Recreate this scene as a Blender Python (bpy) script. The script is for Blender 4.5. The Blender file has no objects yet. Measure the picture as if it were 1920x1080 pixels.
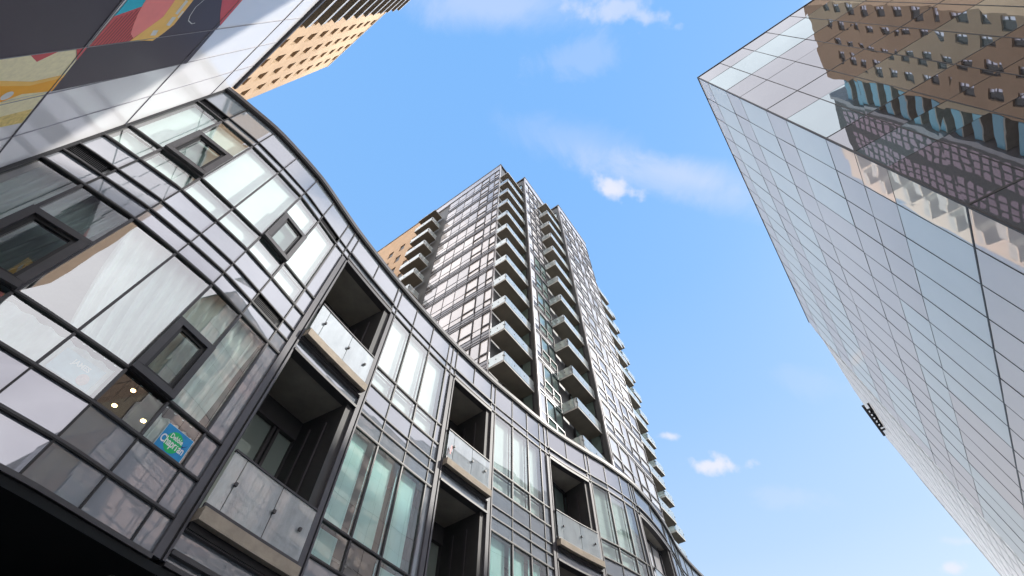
import bpy, math, random
import numpy as np
from mathutils import Vector
R = math.radians
random.seed(7)
scn = bpy.context.scene
col = scn.collection

# ---------------------------------------------------------------- camera
cam_d = bpy.data.cameras.new("camera")
cam = bpy.data.objects.new("camera", cam_d); col.objects.link(cam)
cam.location = (0, 0, 1.6)
cam.rotation_euler = (R(90 + 57.1), 0, 0)
cam_d.sensor_width = 36; cam_d.lens = 36 * 866 / 1920
cam_d.clip_start = 0.05; cam_d.clip_end = 3000
scn.camera = cam

# ---------------------------------------------------------------- light
SUN_AZ, SUN_EL = 75, 38          # azimuth clockwise from +Y
sd = bpy.data.lights.new("sun", 'SUN'); sd.energy = 3.0; sd.angle = R(1.2); sd.color = (1, .95, .87)
sun = bpy.data.objects.new("sun", sd); col.objects.link(sun)
_d = Vector((math.sin(R(SUN_AZ)) * math.cos(R(SUN_EL)), math.cos(R(SUN_AZ)) * math.cos(R(SUN_EL)), math.sin(R(SUN_EL))))
sun.rotation_euler = _d.to_track_quat('Z', 'Y').to_euler()
scn.view_settings.view_transform = 'Standard'; scn.view_settings.look = 'None'
scn.view_settings.exposure = 0.6; scn.view_settings.gamma = 1.0

# ---------------------------------------------------------------- sky
world = bpy.data.worlds.new("World"); scn.world = world; world.use_nodes = True
W = world.node_tree; W.nodes.clear()
def wn(t, **k):
    n = W.nodes.new(t)
    for a, b in k.items(): setattr(n, a, b)
    return n
def wl(a, b): W.links.new(a, b)
def wmath(op, a, b=None, c=None, clamp=False):
    n = wn('ShaderNodeMath', operation=op, use_clamp=clamp)
    for i, x in enumerate((a, b, c)):
        if x is None: continue
        if isinstance(x, (int, float)): n.inputs[i].default_value = x
        else: wl(x, n.inputs[i])
    return n.outputs[0]
def wmix(f, a, b):
    n = wn('ShaderNodeMix', data_type='RGBA')
    if isinstance(f, (int, float)): n.inputs[0].default_value = f
    else: wl(f, n.inputs[0])
    for i, x in ((6, a), (7, b)):
        if isinstance(x, tuple): n.inputs[i].default_value = (*x, 1)
        else: wl(x, n.inputs[i])
    return n.outputs[2]
def wsmooth(x, lo, hi):
    n = wn('ShaderNodeMapRange', interpolation_type='SMOOTHSTEP'); wl(x, n.inputs[0])
    n.inputs[1].default_value = lo; n.inputs[2].default_value = hi
    return n.outputs[0]
tc = wn('ShaderNodeTexCoord'); DIR = tc.outputs['Generated']
sx = wn('ShaderNodeSeparateXYZ'); wl(DIR, sx.inputs[0])
sky = wn('ShaderNodeTexSky', sky_type='NISHITA', sun_disc=False)
sky.sun_elevation = R(SUN_EL); sky.sun_rotation = R(SUN_AZ); sky.air_density = 1.0; sky.dust_density = 1.4
ramp = wn('ShaderNodeValToRGB'); wl(sx.outputs[2], ramp.inputs[0])
e = ramp.color_ramp.elements
e[0].position = 0.0; e[0].color = (34, 32.5, 31.5, 1)
e[1].position = 1.0; e[1].color = (1.55, 3.6, 7.1, 1)
m = e.new(0.235); m.color = (34, 32.5, 31.5, 1)  # added very bright band low in the unseen sky, to light upright facades
m = e.new(0.30); m.color = (4.6, 5.7, 7.2, 1)
m = e.new(0.42); m.color = (3.5, 4.95, 7.0, 1)
m = e.new(0.62); m.color = (2.45, 4.25, 7.1, 1)
m = e.new(0.80); m.color = (1.85, 3.85, 7.1, 1)
skyc = wmix(0.88, sky.outputs[0], ramp.outputs[0])
# clouds, each a soft blob placed by direction
F_, TH = 866.0, R(57.1)
def cdir(px, py):
    r = px - 960; u = 540 - py
    return Vector((r, F_ * math.cos(TH) - u * math.sin(TH), F_ * math.sin(TH) + u * math.cos(TH))).normalized()
nz = wn('ShaderNodeTexNoise'); nz.inputs['Scale'].default_value = 9; nz.inputs['Detail'].default_value = 10; nz.inputs['Roughness'].default_value = .66; nz.inputs['Distortion'].default_value = .5; wl(DIR, nz.inputs['Vector'])
nz2 = wn('ShaderNodeTexNoise'); nz2.inputs['Scale'].default_value = 28; nz2.inputs['Detail'].default_value = 5; wl(DIR, nz2.inputs['Vector'])
nz3 = wn('ShaderNodeTexNoise'); nz3.inputs['Scale'].default_value = 3.2; nz3.inputs['Detail'].default_value = 5; wl(DIR, nz3.inputs['Vector'])
clouds = [  # from pixel, to pixel, half width rad, strength, noise amount, noise node
    ((1110, 335), (1190, 362), .018, .8, 1.3, nz2), ((1140, 350), (1158, 378), .016, .5, 1.4, nz2),
    ((1060, 285), (1470, 395), .040, .30, .8, nz), ((1180, 310), (1480, 345), .03, .22, .6, nz), ((960, 235), (1200, 300), .05, .18, .7, nz),
    ((760, 0), (1110, 8), .05, .38, .6, nz), ((1080, 8), (1230, 30), .024, .5, 1.5, nz2),
    ((1235, 815), (1275, 818), .008, .75, 1.2, nz2), ((1300, 872), (1400, 872), .012, .9, 1.5, nz2),
    ((1335, 858), (1370, 864), .010, .7, 1.5, nz2), ((1755, 1068), (1805, 1064), .009, .8, 1.4, nz2),
    ((1770, 1015), (1860, 1016), .007, .35, 1.4, nz2), ((1000, 120), (1170, 100), .035, .18, 1.5, nz),
    ((1400, 930), (1560, 935), .02, .14, 1.3, nz), ((1450, 700), (1560, 720), .03, .10, 1.3, nz)]
cur = skyc
for (p, q, wd, st, na, nn) in clouds:
    a, b = cdir(*p), cdir(*q); c = ((a + b) / 2).normalized(); ax = (b - a); la = ax.length / 2 + wd * .5; ax.normalize()
    bx = c.cross(ax).normalized()
    d1 = wn('ShaderNodeVectorMath', operation='DOT_PRODUCT'); wl(DIR, d1.inputs[0]); d1.inputs[1].default_value = ax / la
    d2 = wn('ShaderNodeVectorMath', operation='DOT_PRODUCT'); wl(DIR, d2.inputs[0]); d2.inputs[1].default_value = bx / wd
    s1 = wmath('SUBTRACT', d1.outputs['Value'], float(c.dot(ax / la))); s2 = wmath('SUBTRACT', d2.outputs['Value'], float(c.dot(bx / wd)))
    r = wmath('SQRT', wmath('ADD', wmath('MULTIPLY', s1, s1), wmath('MULTIPLY', s2, s2)))
    d0 = wn('ShaderNodeVectorMath', operation='DOT_PRODUCT'); wl(DIR, d0.inputs[0]); d0.inputs[1].default_value = c
    front = wmath('GREATER_THAN', d0.outputs['Value'], 0.3)
    t = wmath('ADD', r, wmath('MULTIPLY', wmath('SUBTRACT', nn.outputs[0], .5), na * 2.2))
    msk = wmath('MULTIPLY', wmath('MULTIPLY', wmath('SUBTRACT', 1.0, wsmooth(t, 0.15, 1.25)), front), st)
    cur = wmix(msk, cur, (5.8, 5.9, 6.9))
# added bright cloud deck outside the view, filling facades and whitening their reflections
yb = wmath('MULTIPLY', sx.outputs[1], -1.0)
deck = wsmooth(wmath('ADD', yb, wmath('MULTIPLY', wmath('SUBTRACT', nz3.outputs[0], .5), .25)), 0.10, 0.34)
up = wsmooth(sx.outputs[2], -0.02, 0.06)
dcol = wmix(wsmooth(nz3.outputs[0], .35, .65), (12.0, 11.8, 12.4), (16.5, 16.4, 16.8))
negx = wmath('MULTIPLY', sx.outputs[0], -1.0)
dl = wmath('MULTIPLY', wsmooth(wmath('SUBTRACT', wmath('MULTIPLY', negx, .35), sx.outputs[1]), 0.0, .11), wmath('SUBTRACT', 1.0, wsmooth(sx.outputs[2], .88, .955)))  # added side extensions of the unseen deck for tower and curved block reflections
dr = wmath('MULTIPLY', wsmooth(wmath('SUBTRACT', wmath('MULTIPLY', sx.outputs[0], .28), sx.outputs[1]), 0.0, .10), wmath('SUBTRACT', 1.0, wsmooth(sx.outputs[2], .83, .885)))
deck = wmath('MAXIMUM', deck, wmath('MAXIMUM', dl, dr))
cur = wmix(wmath('MULTIPLY', wmath('MULTIPLY', deck, up), .96), cur, dcol)
bg = wn('ShaderNodeBackground'); bg.inputs[1].default_value = 0.10; wl(cur, bg.inputs[0])
wo = wn('ShaderNodeOutputWorld'); wl(bg.outputs[0], wo.inputs[0])

# ---------------------------------------------------------------- frame of the street grid
AZ = R(35.5)
UX, UY = math.sin(AZ), math.cos(AZ)
ROT = math.atan2(UY, UX)
GZ = -1.6                              # ground in camera-relative height
def wpos(u, v, z): return Vector((u * UX - v * UY, u * UY + v * UX, z + 1.6))
def project(u, v, z):
    p = wpos(u, v, z); x, y, z = p.x, p.y, p.z - 1.6
    f = y * math.cos(TH) + z * math.sin(TH); w = -y * math.sin(TH) + z * math.cos(TH)
    if f < .05: return None
    return 960 + F_ * x / f, 540 - F_ * w / f

# ---------------------------------------------------------------- materials
def mat(name):
    m = bpy.data.materials.new(name); m.use_nodes = True; nt = m.node_tree; nt.nodes.clear()
    return m, nt
def N(nt, t, **k):
    n = nt.nodes.new(t)
    for a, b in k.items(): setattr(n, a, b)
    return n
def coords(nt, scale=1.0, stretch=(1, 1, 1)):
    t = N(nt, 'ShaderNodeTexCoord'); mp = N(nt, 'ShaderNodeMapping'); mp.inputs['Scale'].default_value = (scale * stretch[0], scale * stretch[1], scale * stretch[2])
    mp.inputs['Rotation'].default_value = (0, 0, 0)
    g = N(nt, 'ShaderNodeNewGeometry'); nt.links.new(g.outputs['Position'], mp.inputs['Vector'])
    return mp.outputs[0]
def noise(nt, vec, detail=5, rough=.6, scale=1.0):
    n = N(nt, 'ShaderNodeTexNoise'); n.inputs['Scale'].default_value = scale; n.inputs['Detail'].default_value = detail; n.inputs['Roughness'].default_value = rough
    nt.links.new(vec, n.inputs['Vector']); return n.outputs[0]
def rampc(nt, f, stops):
    r = N(nt, 'ShaderNodeValToRGB'); nt.links.new(f, r.inputs[0]); el = r.color_ramp.elements
    el[0].position, el[0].color = stops[0][0], (*stops[0][1], 1); el[1].position, el[1].color = stops[-1][0], (*stops[-1][1], 1)
    for p, c in stops[1:-1]:
        x = el.new(p); x.color = (*c, 1)
    return r.outputs[0]
def sc(c, k): return tuple(min(1, x * k) for x in c)
def solid(name, c, rough=.6, var=.12, scale=2.0, stretch=(1, 1, 1), metal=0, bump=0, spec=.5, c2=None, bscale=30):
    m, nt = mat(name); p = N(nt, 'ShaderNodeBsdfPrincipled'); o = N(nt, 'ShaderNodeOutputMaterial'); nt.links.new(p.outputs[0], o.inputs[0])
    n = noise(nt, coords(nt, scale, stretch)); nt.links.new(rampc(nt, n, [(.3, sc(c2 or c, 1 - var)), (.7, sc(c, 1 + var))]), p.inputs['Base Color'])
    p.inputs['Roughness'].default_value = rough; p.inputs['Metallic'].default_value = metal; p.inputs['Specular IOR Level'].default_value = spec
    if bump:
        b = N(nt, 'ShaderNodeBump'); b.inputs['Strength'].default_value = bump; b.inputs['Distance'].default_value = .02
        nt.links.new(noise(nt, coords(nt, bscale)), b.inputs['Height']); nt.links.new(b.outputs[0], p.inputs['Normal'])
    return m
def mirror(name, base, tint, f0, rough=.005, wob=.0, wscale=1.2, var=.06, streak=0.0):
    """opaque coated glass: diffuse body + sharp coloured reflection that grows at grazing angles, slightly wavy"""
    m, nt = mat(name); L = nt.links
    cap = .18 if name.startswith(('lav', 'pale_cyan')) and 'end' not in name else .30
    o = N(nt, 'ShaderNodeOutputMaterial'); d = N(nt, 'ShaderNodeBsdfDiffuse'); g = N(nt, 'ShaderNodeBsdfGlossy'); mx = N(nt, 'ShaderNodeMixShader')
    n = noise(nt, coords(nt, .8)); L.new(rampc(nt, n, [(.3, sc(base, 1 - var)), (.7, sc(base, 1 + var))]), d.inputs[0])
    g.inputs[0].default_value = (*tint, 1); g.inputs['Roughness'].default_value = rough
    lw = N(nt, 'ShaderNodeLayerWeight'); lw.inputs[0].default_value = .25
    mr = N(nt, 'ShaderNodeMapRange'); mr.inputs[3].default_value = f0; mr.inputs[4].default_value = min(1, f0 + cap); L.new(lw.outputs['Facing'], mr.inputs[0])
    mr.inputs[1].default_value = .3; mr.inputs[2].default_value = 1.0
    L.new(mr.outputs[0], mx.inputs[0]); L.new(d.outputs[0], mx.inputs[1]); L.new(g.outputs[0], mx.inputs[2]); L.new(mx.outputs[0], o.inputs[0])
    if wob:
        b = N(nt, 'ShaderNodeBump'); b.inputs['Strength'].default_value = 1; b.inputs['Distance'].default_value = wob
        L.new(noise(nt, coords(nt, wscale), detail=1.5, rough=.4), b.inputs['Height']); L.new(b.outputs[0], g.inputs['Normal'])
    return m
def clearglass(name, trans, tint, f0, rough=.0, wob=.0, wscale=1.5, dirt=0.0, veilc=(.6, .65, .66)):
    m, nt = mat(name); L = nt.links
    o = N(nt, 'ShaderNodeOutputMaterial'); t = N(nt, 'ShaderNodeBsdfTransparent'); g = N(nt, 'ShaderNodeBsdfGlossy'); mx = N(nt, 'ShaderNodeMixShader')
    t.inputs[0].default_value = (*trans, 1); g.inputs[0].default_value = (*tint, 1); g.inputs['Roughness'].default_value = rough
    lw = N(nt, 'ShaderNodeLayerWeight'); lw.inputs[0].default_value = .25
    mr = N(nt, 'ShaderNodeMapRange'); mr.inputs[1].default_value = .3; mr.inputs[3].default_value = f0; mr.inputs[4].default_value = min(1, f0 + .4); L.new(lw.outputs['Facing'], mr.inputs[0])
    body = t.outputs[0]
    if dirt:  # mottled pale diffuse layer mixed over the clear glass
        df = N(nt, 'ShaderNodeBsdfDiffuse'); df.inputs[0].default_value = (*veilc, 1); m2 = N(nt, 'ShaderNodeMixShader')
        nn = noise(nt, coords(nt, 2.2, (1, 1, .35)), 8, .7); r2 = N(nt, 'ShaderNodeMapRange'); r2.inputs[1].default_value = .3; r2.inputs[2].default_value = .75
        r2.inputs[3].default_value = dirt * .72; r2.inputs[4].default_value = min(1, dirt * 1.2); L.new(nn, r2.inputs[0]); L.new(r2.outputs[0], m2.inputs[0])
        L.new(body, m2.inputs[1]); L.new(df.outputs[0], m2.inputs[2]); body = m2.outputs[0]
    L.new(mr.outputs[0], mx.inputs[0]); L.new(body, mx.inputs[1]); L.new(g.outputs[0], mx.inputs[2]); L.new(mx.outputs[0], o.inputs[0])
    if wob:
        b = N(nt, 'ShaderNodeBump'); b.inputs['Strength'].default_value = 1; b.inputs['Distance'].default_value = wob
        L.new(noise(nt, coords(nt, wscale), detail=1.5, rough=.4), b.inputs['Height']); L.new(b.outputs[0], g.inputs['Normal'])
    return m
def brick(name, c1, c2, mortar, w=.4, h=.1):
    m, nt = mat(name); L = nt.links
    p = N(nt, 'ShaderNodeBsdfPrincipled'); o = N(nt, 'ShaderNodeOutputMaterial'); L.new(p.outputs[0], o.inputs[0])
    tcn = N(nt, 'ShaderNodeTexCoord'); sp = N(nt, 'ShaderNodeSeparateXYZ'); L.new(tcn.outputs['Object'], sp.inputs[0])
    ad = N(nt, 'ShaderNodeMath', operation='ADD'); L.new(sp.outputs[0], ad.inputs[0]); L.new(sp.outputs[1], ad.inputs[1])
    cb = N(nt, 'ShaderNodeCombineXYZ'); L.new(ad.outputs[0], cb.inputs[0]); L.new(sp.outputs[2], cb.inputs[1])
    bt = N(nt, 'ShaderNodeTexBrick'); L.new(cb.outputs[0], bt.inputs['Vector']); bt.inputs['Scale'].default_value = 1
    bt.inputs['Brick Width'].default_value = w; bt.inputs['Row Height'].default_value = h; bt.inputs['Mortar Size'].default_value = .008
    bt.inputs['Color1'].default_value = (*c1, 1); bt.inputs['Color2'].default_value = (*c2, 1); bt.inputs['Mortar'].default_value = (*mortar, 1)
    n = noise(nt, coords(nt, .35)); mx = N(nt, 'ShaderNodeMix', data_type='RGBA', blend_type='MULTIPLY'); mx.inputs[0].default_value = 1
    L.new(bt.outputs[0], mx.inputs[6]); L.new(rampc(nt, n, [(.3, (.86, .84, .82)), (.7, (1, 1, 1))]), mx.inputs[7]); L.new(mx.outputs[2], p.inputs['Base Color'])
    p.inputs['Roughness'].default_value = .85
    return m
M = {}
M['frame'] = solid('dark_anodised_frame', (.060, .056, .062), .5, .15, 3, metal=.0)
M['frame2'] = solid('bronze_grey_frame', (.062, .059, .064), .5, .15, 3, metal=.0)
M['black'] = solid('black_gasket', (.012, .012, .014), .5, .2, 3)
M['pier'] = solid('pier_metal', (.10, .098, .112), .55, .12, 1.5, stretch=(1, 1, .3), metal=.0)
M['spandrel'] = mirror('slate_spandrel_glass', (.20, .235, .265), (.90, .87, .93), .25, .015, .0012, 1.0)
M['glass'] = clearglass('podium_window_glass', (.86, .95, .93), (.95, .95, .96), .28, .0, .0022, .9)
M['glassd'] = clearglass('awning_glass', (.50, .58, .57), (.9, .93, .93), .22, .0, .001, .9)
M['railglass'] = clearglass('balcony_glass', (.72, .80, .80), (.86, .9, .93), .24, .02, .0, 1, dirt=.5, veilc=(.78, .86, .90))
M['conc'] = solid('soffit_concrete', (.36, .335, .295), .9, .18, 1.4, bump=.3)
M['concedge'] = solid('slab_edge_concrete', (.40, .345, .275), .85, .16, 3, bump=.3)
M['white'] = solid('white_ceiling', (.7, .7, .68), .9)
M['curtain'] = solid('sheer_curtain', (.86, .92, .89), .9, .07, 6, stretch=(1, 1, .2))
M['curtaing'] = solid('grey_curtain', (.34, .40, .39), .9, .15, 6, stretch=(1, 1, .2))
M['blind'] = solid('panel_blind', (.62, .93, .88), .9, .14, 1.6, stretch=(1, 1, .35))
M['blindw'] = solid('white_roller_blind', (.80, .86, .85), .9, .04, 1.5)
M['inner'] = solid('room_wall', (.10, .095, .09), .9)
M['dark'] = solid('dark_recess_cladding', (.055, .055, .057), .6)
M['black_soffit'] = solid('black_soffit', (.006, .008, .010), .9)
M['doorglass'] = mirror('balcony_door_glass', (.30, .36, .33), (.7, .8, .76), .12, .02, .001)
M['mp'] = mirror('white_metal_panel', (.80, .80, .82), (.92, .92, .94), .16, .22, .0, 1, .02)
M['mp_dark'] = solid('painted_plum_grey', (.065, .055, .075), .5, .05, .6, spec=.12)
M['cream'] = solid('painted_cream', (.88, .80, .52), .5, .08, 12, spec=.12)
M['creamg'] = solid('painted_cream_gold', (.80, .62, .24), .5, .2, 14, spec=.12)
M['orange'] = solid('painted_orange', (.95, .45, .05), .5, .06, 3, spec=.12)
M['orange2'] = solid('painted_amber', (.95, .58, .16), .5, .06, 3, spec=.12)
M['teal'] = solid('painted_teal', (.02, .52, .68), .5, .05, 3, spec=.12)
M['red'] = solid('painted_red', (.62, .10, .11), .5, .05, 3, spec=.12)
M['reddk'] = solid('painted_dark_red', (.30, .05, .06), .5, .05, 3, spec=.12)
M['pink'] = solid('painted_coral', (.95, .28, .26), .5, .04, 3, spec=.12)
M['tan'] = brick('tan_brick', (.57, .395, .245), (.63, .45, .285), (.50, .40, .28))
M['tan2'] = brick('orange_brick', (.66, .44, .26), (.72, .49, .30), (.56, .43, .3))
M['tanreveal'] = solid('brick_reveal', (.40, .27, .16), .85)
M['winblack'] = mirror('dark_window', (.02, .02, .022), (.6, .62, .65), .07, .01)
M['brown'] = brick('brown_brick', (.40, .26, .155), (.44, .29, .175), (.36, .26, .18))
M['tglass'] = mirror('tower_glass', (.58, .58, .60), (.95, .91, .90), .24, .01, .002, 1.1, .08)  # pale body stands in for reflected white sky, likewise bright and dim variants
M['tglassb'] = mirror('tower_glass_bright', (.72, .72, .73), (.96, .93, .92), .24, .01, .002, 1.1, .04)
M['tglass2'] = mirror('tower_glass_dim', (.40, .41, .43), (.93, .90, .90), .26, .01, .003, 1.1, .12)
M['tgreen'] = mirror('tower_glass_green', (.20, .28, .265), (.88, .95, .93), .28, .01, .004, 1.1, .2)
M['tspan'] = mirror('tower_spandrel', (.13, .13, .14), (.8, .8, .84), .16, .05, .0, 1, .2)
M['tframe'] = solid('tower_mullion', (.045, .044, .05), .4, metal=.3)
M['tlight'] = solid('tower_light_trim', (.50, .50, .52), .4, metal=.2)
M['tclad'] = solid('tower_dark_cladding', (.085, .09, .095), .55, .2, 2, stretch=(1, 1, .2))
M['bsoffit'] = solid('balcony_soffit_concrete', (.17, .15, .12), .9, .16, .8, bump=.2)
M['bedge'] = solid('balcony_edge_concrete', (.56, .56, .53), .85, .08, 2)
M['bglass'] = clearglass('tower_balcony_glass', (.55, .68, .66), (.9, .93, .95), .25, .02, dirt=.62, veilc=(.66, .72, .73))
M['glav'] = mirror('lavender_painted_sky_glass', (.96, .93, .945), (1, .76, .61), .36, .002, .0038, .6, .02)  # pale body and warm tint painted in for a mirrored white sky
M['gcyan'] = mirror('pale_cyan_painted_sky_glass', (.94, .97, .96), (1, .86, .73), .34, .002, .0038, .6, .02)  # cyan version, reflected sky white again put into the body colour
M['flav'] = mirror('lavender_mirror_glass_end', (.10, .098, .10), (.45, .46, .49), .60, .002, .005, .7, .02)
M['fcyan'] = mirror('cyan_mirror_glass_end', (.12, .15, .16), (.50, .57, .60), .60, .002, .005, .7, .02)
M['gline'] = solid('glass_joint', (.03, .03, .035), .5)
M['mjoint'] = solid('panel_joint_grey', (.30, .30, .33), .5)
M['wwhite'] = solid('white_ribbed_cladding', (.90, .89, .87), .5, .05, 1)
M['wline'] = solid('cladding_joint', (.62, .62, .62), .6)
M['bwin'] = mirror('pale_window', (.62, .62, .74), (.9, .9, 1), .3, .01)
M['blue'] = solid('blue_balcony_panel', (.08, .30, .42), .4, .08)
M['asphalt'] = solid('asphalt', (.05, .05, .052), .9, .2, 3, bump=.4)
M['paving'] = solid('concrete_paving', (.30, .29, .27), .9, .15, 1.5)
M['paintw'] = solid('road_paint', (.75, .75, .72), .7)
M['steel'] = solid('black_steel', (.02, .02, .024), .45, metal=.4)
def emis(name, c, s):
    m, nt = mat(name); e_ = N(nt, 'ShaderNodeEmission'); o = N(nt, 'ShaderNodeOutputMaterial'); e_.inputs[0].default_value = (*c, 1); e_.inputs[1].default_value = s
    nt.links.new(e_.outputs[0], o.inputs[0]); return m
M['lamp'] = emis('warm_lamp', (1, .58, .24), 12)

# ---------------------------------------------------------------- mesh builder
class MB:
    def __init__(s): s.v = []; s.f = []; s.mi = []; s.cur = 0
    def quad(s, *p):
        i = len(s.v); s.v += [tuple(q) for q in p]; s.f.append(tuple(range(i, i + len(p)))); s.mi.append(s.cur)
    def box(s, u0, u1, v0, v1, z0, z1):
        i = len(s.v)
        s.v += [(u0, v0, z0), (u1, v0, z0), (u1, v1, z0), (u0, v1, z0), (u0, v0, z1), (u1, v0, z1), (u1, v1, z1), (u0, v1, z1)]
        for f in ((0, 3, 2, 1), (4, 5, 6, 7), (0, 1, 5, 4), (1, 2, 6, 5), (2, 3, 7, 6), (3, 0, 4, 7)):
            s.f.append(tuple(i + k for k in f)); s.mi.append(s.cur)
    def prism(s, pts, z0, z1):
        n = len(pts); i = len(s.v)
        s.v += [(p[0], p[1], z0) for p in pts] + [(p[0], p[1], z1) for p in pts]
        s.f.append(tuple(i + k for k in reversed(range(n)))); s.f.append(tuple(i + n + k for k in range(n))); s.mi += [s.cur] * 2
        for k in range(n):
            j = (k + 1) % n; s.f.append((i + k, i + j, i + n + j, i + n + k)); s.mi.append(s.cur)
    def bar(s, p, q, w, h=None):
        h = h or w; p = Vector(p); q = Vector(q); d = (q - p).normalized()
        up = Vector((0, 0, 1)) if abs(d.z) < .9 else Vector((1, 0, 0)); a = d.cross(up).normalized() * w / 2; b = a.cross(d).normalized() * h / 2
        i = len(s.v)
        for c in (p, q):
            for k1, k2 in ((-1, -1), (1, -1), (1, 1), (-1, 1)): s.v.append(tuple(c + a * k1 + b * k2))
        for f in ((0, 1, 2, 3), (7, 6, 5, 4), (0, 4, 5, 1), (1, 5, 6, 2), (2, 6, 7, 3), (3, 7, 4, 0)):
            s.f.append(tuple(i + k for k in f)); s.mi.append(s.cur)
    def area(s):
        best = 0
        for f in s.f:
            P = [project(*s.v[k]) for k in f]
            if any(p is None for p in P): continue
            xs = [min(1920, max(0, p[0])) for p in P]; ys = [min(1080, max(0, p[1])) for p in P]
            a = 0
            for k in range(len(P)): j = (k + 1) % len(P); a += xs[k] * ys[j] - xs[j] * ys[k]
            best += abs(a) / 2
        return best
    def build(s, name, mats, parent=None, origin=(0, 0, 0), label=None, cat=None, group=None, kind=None):
        if parent is not None: origin = parent['_o']
        me = bpy.data.meshes.new(name)
        me.from_pydata([(a - origin[0], b - origin[1], c - origin[2]) for a, b, c in s.v], [], s.f)
        mats = mats if isinstance(mats, (list, tuple)) else [mats]
        for m in mats: me.materials.append(m)
        if len(mats) > 1: me.polygons.foreach_set('material_index', s.mi)
        me.update()
        o = bpy.data.objects.new(name, me); col.objects.link(o)
        o['_o'] = list(origin)
        if parent is not None: o.parent = parent
        else: o.location = wpos(*origin); o.rotation_euler = (0, 0, ROT)
        tagp(o, label, cat, group, kind)
        return o
def tagp(o, label=None, cat=None, group=None, kind=None):
    if label: o['label'] = label
    if cat: o['category'] = cat
    if group: o['group'] = group
    if kind: o['kind'] = kind
def thing(name, origin, label, cat, group=None):
    o = bpy.data.objects.new(name, None); col.objects.link(o); o.location = wpos(*origin); o.rotation_euler = (0, 0, ROT)
    o['_o'] = list(origin); tagp(o, label, cat, group); return o
def emit(items, name, parent, cap=100):
    """items: (MB, material, children) -> the largest `cap` as parts, the rest as one"""
    items = sorted(items, key=lambda t: -t[0].area())
    for mb, m, ch in items[:cap]:
        o = mb.build(name, m, parent)
        for (n2, mb2, m2) in ch: mb2.build(n2, m2, o)
    rest = items[cap:]
    if rest:
        big = MB(); mats = []
        for mb, m, ch in rest:
            for k, (b, mm) in enumerate([(mb, m)] + [(c[1], c[2]) for c in ch]):
                if mm not in mats: mats.append(mm)
                off = len(big.v); big.v += b.v; big.f += [tuple(off + i for i in f) for f in b.f]; big.mi += [mats.index(mm)] * len(b.f)
        big.build(name, mats, parent, kind='stuff')
def wallgrid(mb, axis, c, A, Z, holes, depth, glass=None, reveal=0):
    """wall on plane axis=c ('u' or 'v'); A, Z break lists; holes set of (i,j); depth signed inward offset"""
    def P(a, z, d=0): return (c + d, a, z) if axis == 'u' else (a, c + d, z)
    for i in range(len(A) - 1):
        for j in range(len(Z) - 1):
            a0, a1, z0, z1 = A[i], A[i + 1], Z[j], Z[j + 1]
            if (i, j) in holes:
                mb.quad(P(a0, z0), P(a1, z0), P(a1, z0, depth), P(a0, z0, depth)); mb.quad(P(a0, z1, depth), P(a1, z1, depth), P(a1, z1), P(a0, z1))
                mb.quad(P(a0, z0), P(a0, z0, depth), P(a0, z1, depth), P(a0, z1)); mb.quad(P(a1, z0, depth), P(a1, z0), P(a1, z1), P(a1, z1, depth))
            else: mb.quad(P(a0, z0), P(a1, z0), P(a1, z1), P(a0, z1))

# ---------------------------------------------------------------- ground
g = MB(); g.quad((-900, -900, GZ), (900, -900, GZ), (900, 900, GZ), (-900, 900, GZ)); g.build('ground', M['asphalt'], kind='structure')
g = MB(); g.box(-3.0, 70, 3.4, 7.0, GZ - .3, GZ + .13); g.build('pavement', M['paving'], kind='structure')
g = MB(); g.box(9.3, 70, -5.7, -3.4, GZ - .3, GZ + .13); g.build('pavement', M['paving'], kind='structure')
g = MB()
for k in range(14): g.quad((4 + k * 5, -1.35, GZ + .004), (7 + k * 5, -1.35, GZ + .004), (7 + k * 5, -1.22, GZ + .004), (4 + k * 5, -1.22, GZ + .004))
g.build('road_marking', M['paintw'], kind='structure')

# ================================================================ curved apartment block
H = 15.7; SC = H / 9.0
KU = [-.30, -.198, -.146, -.083, -.017, .032, .056, .124, .185, .278, .362, .46, .60, .762, .861, 1.006, 1.097, 1.2, 1.314, 1.453, 1.611, 1.8, 1.961, 2.195, 2.6]
KV = [.600, .571, .563, .555, .556, .559, .562, .576, .588, .601, .610, .617, .622, .618, .610, .597, .583, .560, .533, .514, .517, .539, .566, .574, .56]
def fv(u):
    i = min(max(int(np.searchsorted(KU, u)) - 1, 0), len(KU) - 2)
    def m(j):
        if j == 0 or j == len(KU) - 1: k = min(j, len(KU) - 2); return (KV[k + 1] - KV[k]) / (KU[k + 1] - KU[k])
        return (KV[j + 1] - KV[j - 1]) / (KU[j + 1] - KU[j - 1])
    h = KU[i + 1] - KU[i]; t = (u - KU[i]) / h
    return (2 * t**3 - 3 * t * t + 1) * KV[i] + (t**3 - 2 * t * t + t) * h * m(i) + (-2 * t**3 + 3 * t * t) * KV[i + 1] + (t**3 - t * t) * h * m(i + 1)
def pc(u, off=0.):
    """plan point (metres) on the curve at parameter u, pushed out (towards the street) by off metres"""
    e_ = .004; d = Vector((2 * e_, fv(u + e_) - fv(u - e_))).normalized()
    off *= SC
    return (u * H + d.y * off, fv(u) * H - d.x * off)
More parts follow.
